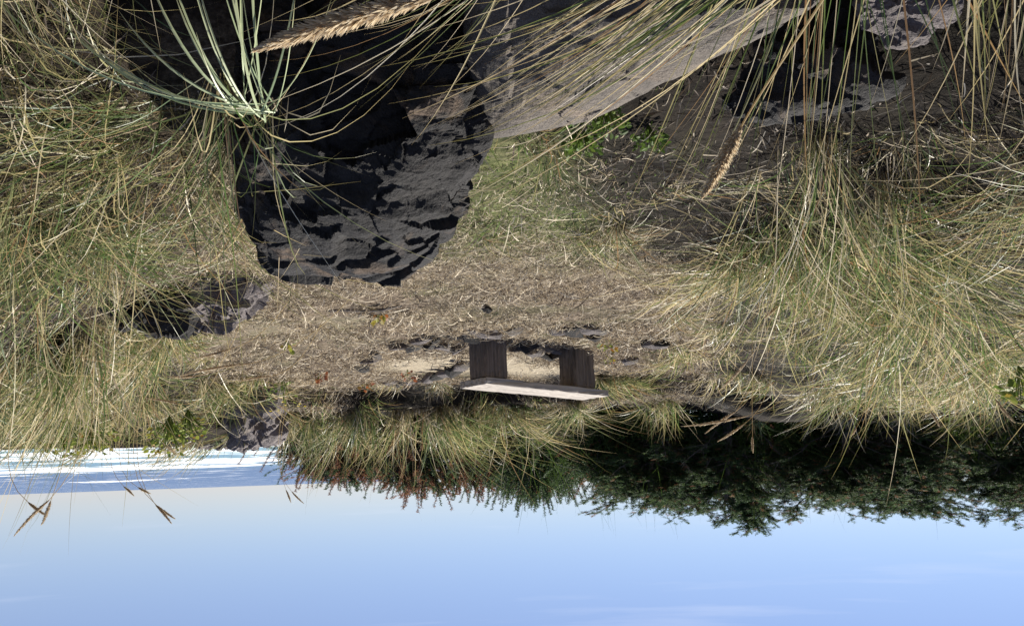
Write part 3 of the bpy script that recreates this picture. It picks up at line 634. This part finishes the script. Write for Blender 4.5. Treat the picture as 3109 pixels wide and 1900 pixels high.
# flowering stalks
stalk('largest fuzzy tan seed head, lying across the view above the black boulder', [*P(1480, -400, .95)[:2], .5], P(1040, -6, .96), P(628, 116, 1.02), .005, .0155, 1500, curve=-.06, seed=1)
stalk('tan seed head hanging alone in front of the shaded ground', [*P(2080, -380, 1.05)[:2], .5], P(1783, 306, 1.20), P(1693, 470, 1.24), .004, .0125, 1100, curve=.05, seed=2)
heads = [  # joint, tip, base offset, label
    ((118, 1203, 4.2), (36, 1286, 4.3), 'brown seed head raised highest against the sky, farthest towards the sea'),
    ((122, 1205, 4.4), (100, 1262, 4.45), 'brown seed head against the sky, one of a crossing pair near the highest one'),
    ((68, 1208, 4.5), (112, 1240, 4.5), 'thin brown seed head crossing another against the sky'),
    ((375, 1215, 5.5), (412, 1258, 5.5), 'seed head of a touching V shaped pair against the sky, the longer one'),
    ((378, 1216, 5.6), (420, 1247, 5.6), 'shorter seed head of a touching V shaped pair against the sky'),
    ((298, 1170, 6.5), (322, 1192, 6.5), 'small seed head over the horizon line, the lower of two alike'),
    ((332, 1172, 6.5), (362, 1187, 6.5), 'small seed head over the horizon line, beside a similar one'),
    ((688, 1178, 9.0), (700, 1208, 9.0), 'slim seed head above the horizon by the dark spruce edge'),
    ((702, 1182, 9.0), (730, 1210, 9.0), 'slim slanting seed head above the horizon, nearest the spruces'),
    ((398, 1072, 6.0), (425, 1094, 6.1), 'curved dark seed head in front of the surf'),
    ((600, 875, 5.0), (430, 905, 5.2), 'long bent seed head over the straw at the clearing edge'),
    ((560, 838, 5.0), (470, 862, 5.0), 'arched seed head nearest the half hidden boulders'),
    ((652, 905, 5.6), (575, 917, 5.6), 'thin tan seed head lying over red leaves behind the clearing'),
    ((470, 905, 5.4), (405, 906, 5.4), 'brown drooping seed head in the low grass of the sea side'),
    ((430, 972, 6.0), (355, 958, 6.0), 'dark drooping seed head below the surf'),
    ((1800, 1000, 6.2), (1648, 1025, 6.3), 'seed head leaning farthest out from the pine side bank'),
    ((1770, 990, 6.3), (1700, 1040, 6.4), 'second pale seed head leaning out over the pine shade'),
    ((1790, 1020, 6.2), (1730, 1060, 6.2), 'curved pale seed head hanging third over the pine shade'),
    ((1811, 1050, 6.4), (1812, 1088, 6.4), 'short upright seed head against the black pines'),
    ((1800, 865, 4.9), (1730, 940, 5.2), 'long tan seed head slanting in the middle of the pine side bank'),
    ((1870, 740, 4.2), (1840, 765, 4.2), 'small seed head low on the pine side bank'),
    ((2160, 880, 5.2), (2100, 884, 5.2), 'horizontal slim seed head high on the pine side bank'),
    ((2060, 1030, 6.0), (2045, 1052, 6.0), 'tiny pale seed head at the top edge of the pine side bank'),
    ((2240, 990, 6.0), (2260, 1025, 6.0), 'grey seed head at the top edge of the bank under the pine gaps'),
    ((2395, 960, 5.0), (2440, 1015, 5.0), 'seed head leaning towards the frame edge below the pines')]
for k, (j, e, lab) in enumerate(heads):
    J = P(*j); E_ = P(*e); d = J - E_
    b = J + np.array([d[0] * 1.4, d[1] - .05, 0]); b[0] += -.12 if J[0] > 0 else -.05; b[2] = float(hgt(b[0], b[1]))
    stalk(lab, b, J, E_, .004, .010 * (1 + .04 * j[2]), 260, curve=.08 * (1 if k % 2 else -1), seed=10 + k)

# ------------------------------------------------------------ litter, moss, seedlings: uncountable
def scatter(n, dens, rg, xr=(-2.6, 3.4), yr=(2.5, 11.2)):
    x = rg.uniform(*xr, n * 3); y = rg.uniform(*yr, n * 3); k = rg.random(n * 3) < dens(x, y); return x[k][:n], y[k][:n]
rg = np.random.default_rng(77); g = Geo()
SOILSHADEF = lambda x, y: np.maximum(sstep(-.1, .5, x - np.interp(y, [1, 2.5, 4, 5, 7, 9, 12], [.7, .9, 1.3, 2.0, 2.7, 2.9, 2.9])), sstep(.15, -.4, x - np.interp(y, [1, 2.5, 4, 6, 8, 10], [.0, .0, -.35, -1.3, -1.8, -2.0])))  # zone of dark soil with painted shade, steers the litter
clear = lambda x, y: (1 - .93 * SOILSHADEF(x, y)) * (1 - .97 * SANDF(x, y)) * np.clip(.2 + 3.4 * (fbm(x * 3.2, y * 3.2, 4) + .14), .06, 1)
for n, lmean, wd, zt in ((74000, .045, .0032, .010), (17000, .11, .0032, .022), (2600, .22, .0030, .03)):
    x, y = scatter(n, clear, rg); m = len(x); az = rg.random(m) * 6.283; Ln = np.clip(rg.gamma(3, lmean / 3, m), .012, .5)
    t = np.linspace(0, 1, 4 if lmean < .1 else 6)[None, :]; cur = rg.normal(size=(m, 1)) * (.75 if lmean < .1 else .35)
    a = az[:, None] + cur * t
    px_ = x[:, None] + np.cumsum(np.cos(a), 1) * Ln[:, None] / t.shape[1]; py_ = y[:, None] + np.cumsum(np.sin(a), 1) * Ln[:, None] / t.shape[1]
    z = hgt(px_, py_) + .006 + (rg.random((m, 1)) * zt * 2) + np.sin(t * np.pi) * zt * rg.random((m, 1)) * 2 + (t - .5) * Ln[:, None] * rg.normal(size=(m, 1)) * .25
    z = np.maximum(z, hgt(px_, py_) + .001)
    w_ = wd * rg.uniform(.6, 1.5, m) * np.clip(y / 5, .7, 1.7)
    g.strips(np.stack([px_, py_, z], -1), w_, np.clip(rg.beta(1.3, 1.1, m), 0, 1), rg)
n = 30000; x = rg.uniform(-3.2, 3.2, n); y = rg.uniform(1.5, 5.2, n); k = rg.random(n) < SOILSHADEF(x, y) * np.clip(.5 + 2.5 * fbm(x * 5, y * 5), .1, 1); x, y = x[k], y[k]; m = len(x)
az = rg.random(m) * 6.283; Ln = np.clip(rg.gamma(2.5, .03, m), .012, .3); t = np.linspace(0, 1, 4)[None, :]; a = az[:, None] + rg.normal(size=(m, 1)) * .8 * t
px_ = x[:, None] + np.cumsum(np.cos(a), 1) * Ln[:, None] / 4; py_ = y[:, None] + np.cumsum(np.sin(a), 1) * Ln[:, None] / 4
z = hgt(px_, py_) + .008 + rg.random((m, 1)) * .03 + (t - .5) * Ln[:, None] * rg.normal(size=(m, 1)) * .4
g.strips(np.stack([px_, py_, z], -1), rg.uniform(.002, .006, m), np.where(rg.random(m) < .82, rg.uniform(.0, .3, m), rg.uniform(.5, 1, m)), rg)
o = put('straw_litter', g.build('straw_litter', LITTER)); tag(o, 'matted straw and dead stems littering the clearing', 'litter', None, 'stuff')
g = Geo(); md = lambda x, y: (1 - .5 * sstep(-.3, -.6, x)) * np.clip(1.35 * np.exp(-(((x + .15) / .8) ** 2 + ((y - 3.6) / 1.0) ** 2)) + .9 * fbm(x * 3 + 5, y * 3, 4) * 2.0 - .1, 0, 1) * (1 - SANDF(x, y))
x, y = scatter(22000, md, rg); m = len(x); b = np.stack([x, y, hgt(x, y)], 1)
d = norm(rg.normal(size=(m, 3)) * np.array([1, 1, .5]) + np.array([0, 0, .7])) * rg.uniform(.008, .03, (m, 1))
g.spikes(b, b + d, rg.uniform(.003, .008, m), rg.random(m), rg)
o = put('moss', g.build('moss', MOSSM)); tag(o, 'patches of moss and tiny green leaves on the clearing floor', 'moss', None, 'stuff')

# leafy weeds: each with its stems and leaves
def leaf_plant(label, pos, n, size, leaf, tint, cat='weed', seed=1, flower=False, name='weed', group=None):
    rg = np.random.default_rng(seed); pos = np.asarray(pos, float); root = thing(name, label, cat, pos, 0, group); st = Geo()
    for k in range(n):
        a = rg.random() * 6.283; t_ = rg.uniform(.1, .9); h = size * rg.uniform(.5, 1); e = np.array([math.cos(a) * t_ * size * .7, math.sin(a) * t_ * size * .7, h])
        tt = np.linspace(0, 1, 5)[:, None]; st.tube(tt * e * np.array([1, 1, 1]) + np.array([0, 0, 1.]) * np.sin(tt * np.pi) * size * .08, size * .012 + .0006, .4, 5)
    put('stem', st.build('stem', LEAFM), root)
    lg = Geo(); 
    for k in range(n * 3):
        a = rg.random() * 6.283; rr = size * .6 * math.sqrt(rg.random()); z = size * rg.uniform(.25, 1.05); c_ = np.array([math.cos(a) * rr, math.sin(a) * rr, z])
        d = norm(np.array([math.cos(a), math.sin(a), rg.uniform(-.4, .8)]) + rg.normal(size=3) * .4); s = norm(np.cross(d, rg.normal(size=3))); l = leaf * rg.uniform(.7, 1.3); up = np.cross(s, d)
        Vv = np.array([c_, c_ + d * l * .35 + s * l * .33 + up * l * .06, c_ + d * l * .75 + s * l * .26, c_ + d * l - up * l * .1, c_ + d * l * .75 - s * l * .26, c_ + d * l * .35 - s * l * .33 + up * l * .06])
        lg.add(Vv, np.array([[0, 1, 2, 3], [0, 3, 4, 5]]), np.clip(tint + rg.normal() * .09, 0, 1), np.linspace(0, 1, 6))
    o = put('leaves', lg.build('leaves', LEAFM), root)
    if flower:
        for k in range(flower):
            f = Geo(); q = np.array([rg.normal() * size * .3, rg.normal() * size * .3, size * rg.uniform(.9, 1.3)])
            aa = np.linspace(0, 6.283, 9)[:-1]; tips = q + .016 * np.stack([np.cos(aa), np.sin(aa), .3 + 0 * aa], 1)
            f.spikes(np.repeat(q[None], 8, 0), tips, np.full(8, .012), np.full(8, .5), rg); put('flower', f.build('flower', YELLOW), root)
    return root
LP = leaf_plant
LP('small brown and green weed standing in the straw in mid clearing', on(915, 745), 6, .09, .05, .72, seed=1)
LP('dark red weed at the sandy patch edge', on(980, 888), 5, .12, .05, .9, seed=2)
LP('low weed with small dark leaves between seaside rock and bench', on(690, 812), 6, .12, .045, .6, seed=3)
LP('yellowing weed at the foot of the far bench leg', on(1462, 812), 6, .11, .045, .62, seed=4)
LP('yellowish weed just beside the far bench leg', on(1470, 850), 5, .09, .035, .6, seed=5)
LP('leafy green weed on the mossy ground under the slab edge', on(1400, 300), 34, .10, .022, .3, seed=6)
LP('clump of small green leaves against the slab', on(1460, 250), 34, .10, .02, .25, seed=7)
LP('low green weed in the shaded ground by the slab', on(1560, 300), 30, .09, .02, .22, seed=8)
LP('red leaved weed at the rim of the clearing, nearest the sea', on(770, 893), 9, .10, .05, .92, seed=9)
LP('second red leaved weed at the rim, closer to the bench', on(880, 912), 8, .12, .05, .85, seed=10)
LP('green broadleaf weed on the bank edge behind the sandy patch', on(1010, 948), 10, .16, .07, .35, seed=11)
LP('weed with small yellow flowers before the far boulder', onxy(680, 9.6), 8, .30, .05, .35, seed=12, flower=7)
LP('bright green leafy shoot at the frame edge above the pine side grass', P(2450, 880, 4.0), 10, .16, .06, .45, seed=13)
for k, (u, v, y, lab) in enumerate(((405, 1085, 7.6, 'leafy shrub with orange green leaves in front of the surf, below the curved seed head'), (220, 1090, 7.2, 'leafy shrub half hidden in grass before the surf'),
                                    (150, 1085, 6.9, 'leafy shrub nearest the frame edge before the surf'), (450, 1060, 8.6, 'yellow leaved shrub just left of the rock shelf'))):
    p = P(u, v, y); p[2] -= .3; LP(lab, p, 30, .30, .045, .55, 'shrub', 20 + k, name='shrub')
g = Geo()
c = on(880, 735); pts = np.array([[-.25, -.05, .02], [-.1, 0, .035], [.02, .02, .03], [.16, -.01, .025], [.28, .04, .02]]); g.tube(pts, [.006, .011, .012, .010, .004], .5, 7)
g.tube(np.array([[.02, .02, .03], [.06, .09, .05], [.08, .15, .06]]), [.007, .005, .002], .5, 6)
tag(put('stick', g.build('stick', BARK, True), None, c), 'dark forked stick lying on the straw in mid clearing', 'stick')

# ------------------------------------------------------------ trees
def spruce_meshes(seed, H, red):
    rg = np.random.default_rng(seed); tr = Geo(); nd = Geo()
    lean = rg.normal(size=2) * .05; tp = np.stack([np.array([0, 0, -.3]), np.array([lean[0] * .3, lean[1] * .3, H * .5]), np.array([lean[0], lean[1], H])])
    tt = np.linspace(0, 1, 14); trunk = np.stack([np.interp(tt, [0, .5, 1], tp[:, k]) for k in range(3)], 1)
    tr.tube(trunk, np.linspace(.05, .006, 14), .5, 7)
    lines = [(trunk[8:], 1.0)]
    n = 125
    for k in range(n):
        f = rg.random() ** .8; z = H * (.08 + .84 * f); a = rg.random() * 6.283; Lb = (1.05 * (1 - f) + .25) * rg.uniform(.7, 1.2)
        s = np.linspace(0, 1, 7)[:, None]; dr = np.array([math.cos(a), math.sin(a), 0])
        base_ = np.array([lean[0] * f, lean[1] * f, z]); up = rg.uniform(.25, .75) if rg.random() < .55 else rg.uniform(.9, 1.7)
        ln = base_ + dr * Lb * (s - .25 * s ** 2) + np.array([0, 0, 1.]) * Lb * up * s ** 1.8
        tr.tube(ln, np.linspace(.014, .003, 7), .5, 4); lines.append((ln, .9))
        for j in range(3 if f < .85 else 1):
            q = rg.uniform(.3, .9); p0 = ln[0] * (1 - q) + ln[-1] * q; i0 = int(q * 6); p0 = ln[i0]
            a2 = a + rg.choice([-1, 1]) * rg.uniform(.5, 1.1); l2 = Lb * rg.uniform(.3, .5)
            l2n = p0 + np.array([math.cos(a2), math.sin(a2), 0]) * l2 * (s - .3 * s ** 2) + np.array([0, 0, 1.]) * l2 * rg.uniform(.3, .8) * s ** 1.6; lines.append((l2n, .8))
    for ln, q in lines:
        Ln = np.linalg.norm(np.diff(ln, axis=0), axis=1).sum(); m = int(Ln * 260) + 20
        u = rg.random(m) ** .8; idx = u * (len(ln) - 1); i0 = np.minimum(idx.astype(int), len(ln) - 2); fr = (idx - i0)[:, None]
        b = ln[i0] * (1 - fr) + ln[i0 + 1] * fr; tg = norm(ln[i0 + 1] - ln[i0]); od = norm(rg.normal(size=(m, 3))); od = norm(od - tg * (od * tg).sum(1)[:, None])
        tip = b + (od * .85 + tg * .65) * rg.uniform(.022, .042, (m, 1))
        isr = rg.random() < red
        tint = rg.uniform(.9, 1, m) if isr else rg.uniform(0, .85, m)
        nd.spikes(b, tip, np.full(m, .010), tint, rg)
    return tr.build('trunk', BARK), nd.build('crown', NEEDLE)
TOPS = {}
def top_of(cm):
    if cm.name not in TOPS:
        a = np.empty(len(cm.vertices) * 3, np.float32); cm.vertices.foreach_get('co', a); a = a.reshape(-1, 3); TOPS[cm.name] = a[a[:, 2].argmax()].copy()
    return TOPS[cm.name]
def tree(root_name, tm, cm, pos, rz, sc, label, cat, group=None):
    tp_ = top_of(cm); gx_, gy_, top_z = pos; sx_ = sc[0]
    ox = (tp_[0] * math.cos(rz) - tp_[1] * math.sin(rz)) * sx_; oy = (tp_[0] * math.sin(rz) + tp_[1] * math.cos(rz)) * sx_
    x_, y_ = gx_ - ox, gy_ - oy; gz = float(hgt(x_, y_)); pos = (x_, y_, gz); sc = (sx_, sx_, (top_z - gz) / float(tp_[2]))
    root = thing(root_name, label, cat, pos, rz, group); root.scale = sc
    put('trunk', tm, root); put('crown', cm, root); return root
SPM = [spruce_meshes(s, h, r) for s, h, r in ((1, 2.4, .12), (2, 2.5, .5), (3, 2.3, .05), (4, 2.6, .25))]
spr = [(800, 1150, 15.3, 3), (815, 1166, 15.2, 1), (835, 1165, 15.5, 1), (840, 1176, 15.5, 3), (880, 1186, 15.8, 0), (915, 1168, 16, 3), (960, 1172, 16, 1), (1000, 1185, 15.8, 3), (1045, 1205, 15.6, 1), (1085, 1212, 15.4, 1),
       (1130, 1195, 15.6, 3), (1175, 1200, 15.5, 0), (1210, 1216, 15.3, 0), (1245, 1228, 15.2, 2), (1285, 1218, 15.3, 0), (1325, 1222, 15.1, 2), (1370, 1198, 15.2, 0), (1410, 1178, 15, 2), (1445, 1195, 14.6, 0), (1500, 1190, 14.2, 2), (1560, 1205, 14.0, 0), (1620, 1215, 14, 2)]
sp_hint = ['lowest, at the sea end of the row', 'second from the sea end', 'third from the sea end', 'fourth from the sea end', 'with one tall thin leader near the sea end', 'in a dip of the row', 'just past the dip in the row', 'before the rise of the row', 'with curling red shoots', 'with hooked reddish leader',
           'above the broad green tussock', 'right of the broad green tussock crown', 'with straight green leader mid row', 'with the tallest leader of the row', 'between the two tallest leaders', 'beside the tallest leaders, pine side', 'stepping down towards the sky gap', 'at the sky gap before the pines', 'first past the sky gap', 'merging with the first pine', 'partly behind the first pine', 'last, under the pine crowns']
for k, (u, v, y, mi) in enumerate(spr):
    top = P(u, v + 17, y); gz = float(hgt(top[0], top[1])); H = [2.4, 2.5, 2.3, 2.6][mi]; s = (top[2] - gz) / H
    tree('young_spruce', *SPM[mi], (top[0], top[1], top[2]), rng.random() * 6.28, (1.2 + .2 * rng.random(), 1.0, 1), ('young spruce with reddish shoots ' if mi in (1,) else 'young dark green spruce ') + sp_hint[k], 'spruce', 'young spruces beyond the berm')
def pine_meshes(seed, H=3.2):
    rg = np.random.default_rng(seed); tr = Geo(); nd = Geo(); tips = []
    t = np.linspace(0, 1, 16)[:, None]; lean = np.array([rg.normal() * .35, rg.normal() * .25, 0])
    trunk = np.array([0, 0, -.3]) + np.array([0, 0, H + .3]) * t + lean * t ** 1.5 + .09 * np.sin(t * 7 + rg.random() * 6) * np.array([1, .6, 0]); tr.tube(trunk, np.linspace(.075, .012, 16), .5, 8)
    for k in range(40):
        f = .12 + .84 * rg.random() ** .8; i = min(int(f * 15), 15); b = trunk[i]; a = rg.random() * 6.283; Lb = (1.25 - .75 * f) * rg.uniform(.6, 1.25)
        s = np.linspace(0, 1, 9)[:, None]; dr = np.array([math.cos(a), math.sin(a), rg.uniform(.15, 1.1)])
        ln = b + dr * Lb * s + np.array([0, 0, 1.]) * Lb * .35 * s ** 2 + .06 * Lb * np.sin(s * 9 + rg.random() * 6) * norm(rg.normal(size=3)); tr.tube(ln, np.linspace(.024, .006, 9) * (1.1 - .4 * f), .5, 5)
        bare = f < .35 and rg.random() < .5
        for j in range(12):
            p0 = ln[rg.integers(2, 9)]; d = norm(dr + rg.normal(size=3) * .75 + np.array([0, 0, .35])); l2 = rg.uniform(.15, .42)
            s2 = np.linspace(0, 1, 5)[:, None]; tw = p0 + d * l2 * s2 + np.array([0, 0, 1.]) * .12 * l2 * s2 ** 2 + rg.normal(size=3) * .03 * s2; tr.tube(tw, np.linspace(.007, .0028, 5), .5, 4)
            if bare and rg.random() < .85: continue
            tips.append((tw[-1], norm(tw[-1] - tw[-2]))); tips.append((tw[-2] * .5 + tw[-1] * .5, norm(tw[-1] - tw[-2])))
            for q in range(6):
                d3 = norm(d + rg.normal(size=3) * .8); e = tw[rg.integers(1, 4)] + d3 * rg.uniform(.06, .16); tips.append((e, d3))
        if not bare: tips.append((ln[-1], norm(ln[-1] - ln[-2])))
    tips.append((trunk[-1], np.array([0, 0, 1.])))
    for p, d in tips:
        m = 34; od = norm(rg.normal(size=(m, 3)) + d * 1.0); b = p - d * (rg.random((m, 1)) * .09)
        tint = rg.uniform(.88, 1, m) if rg.random() < .07 else rg.uniform(.0, .8) + rg.uniform(-.12, .12, m)
        nd.spikes(b, b + od * rg.uniform(.03, .062, (m, 1)), np.full(m, .0068), np.clip(tint, 0, 1), rg)
    return tr.build('trunk', BARK), nd.build('crown', NEEDLE)
PNM = [pine_meshes(s) for s in (31, 32, 33, 34)]
pn = [(1475, 1190, 14.0, 0), (1560, 1205, 13.6, 1), (1640, 1225, 13.4, 2), (1715, 1250, 13.2, 3), (1790, 1245, 13.6, 0), (1850, 1278, 13.0, 1), (1915, 1240, 13.6, 2), (1985, 1225, 13.2, 3), (2060, 1232, 13.6, 0), (2120, 1240, 13.0, 2), (2190, 1235, 13.4, 1), (2250, 1240, 13.0, 3),
      (2320, 1255, 12.6, 0), (2400, 1225, 13.0, 1), (2450, 1255, 12.6, 2), (2540, 1250, 12.8, 3),
      (1600, 1180, 16.5, 3), (1750, 1190, 16.5, 1), (1900, 1190, 16.5, 0), (2050, 1180, 16.8, 1), (2200, 1175, 17, 2), (2350, 1190, 16.5, 3), (2480, 1190, 16.5, 1)]
pn += [(1520, 1150, 15.2, 0), (1680, 1180, 15.2, 2), (1830, 1200, 15.2, 3), (1980, 1180, 15.2, 1), (2130, 1180, 15.4, 0), (2290, 1190, 15.2, 2), (2430, 1190, 15, 3)]
pl = ['first pine past the sky gap, rounded and low', 'rounded bushy pine rising next to the first', 'pine on the rising skyline with brown needles', 'pine with a ragged brown tipped crown', 'dense pine just before the tallest crown', 'tallest pine, its tufted tip jutting highest into the sky', 'pine just after the tallest, with an open side',
      'thin pine with bare twigs against the sky', 'pine with bare twigs over a lacy sky gap', 'pine between bare twigs and darker crowns', 'brownish pine right of the bare twigs', 'pine above the two largest sky gaps', 'broad pine at the right end with a high brown crown', 'pine before the last tall shoot', 'pine with a lone tall brown shoot near the frame edge', 'pine at the very frame edge',
      'pine in the back row behind the rounded first ones', 'back row pine behind the ragged crown', 'back row pine behind the tallest crown', 'back row pine behind the bare twigs', 'back row pine behind the brownish crown', 'back row pine behind the broad right hand crown', 'back row pine behind the frame edge', 'middle row pine in the sky gap by the spruces', 'middle row pine below the rising skyline', 'middle row pine left of the tallest crown', 'middle row pine right of the tallest crown', 'middle row pine by the lacy sky gap', 'middle row pine by the two largest sky gaps', 'middle row pine nearest the frame edge']
for k, (u, v, y, mi) in enumerate(pn):
    top = P(u, v + (14 if u > 1600 else 6), y); gz = 0; s = 1
    tree('pine_tree', *PNM[mi], (top[0], top[1], top[2]), rng.random() * 6.28, (1.0, 1.0, 1), pl[k], 'pine', 'dark pines behind the grass bank')

# thicket under the pines: uncountable twigs and small leaves
rg = np.random.default_rng(909); g = Geo()
n = 30000; x = rg.uniform(-10.5, -.2, n); y = rg.uniform(12.7, 15.5, n); hz = hgt(x, y)
topz = np.clip(.8 + .9 * fbm(x * 1.3, y * 1.3) + .25 * np.sin(x * 1.7), .1, 1.0) + .15 * sstep(-2, -.5, x) * 0
z = hz + (topz - hz) * rg.random(n) ** .8; b = np.stack([x, y, z], 1)
d = norm(rg.normal(size=(n, 3))) * rg.uniform(.03, .07, (n, 1)); g.spikes(b, b + d, rg.uniform(.015, .035, n), np.clip(rg.normal(.2, .14, n), 0, .55), rg)
m = 2600; x = rg.uniform(-10.5, -.2, m); y = rg.uniform(12.6, 15.5, m); b = np.stack([x, y, hgt(x, y)], 1)
d = norm(rg.normal(size=(m, 3)) * .5 + np.array([0, 0, 1.])) * rg.uniform(.6, 1.9, (m, 1)); t = np.linspace(0, 1, 6)[None, :, None]
g.strips(b[:, None] + d[:, None] * t + rg.normal(size=(m, 1, 3)) * .12 * np.sin(t * 5), np.full(m, .010), np.full(m, .0), rg)
tag(put('thicket', g.build('thicket', LEAFM)), 'dark thicket of twigs and small leaves filling the shade under the pines', 'undergrowth', None, 'stuff')
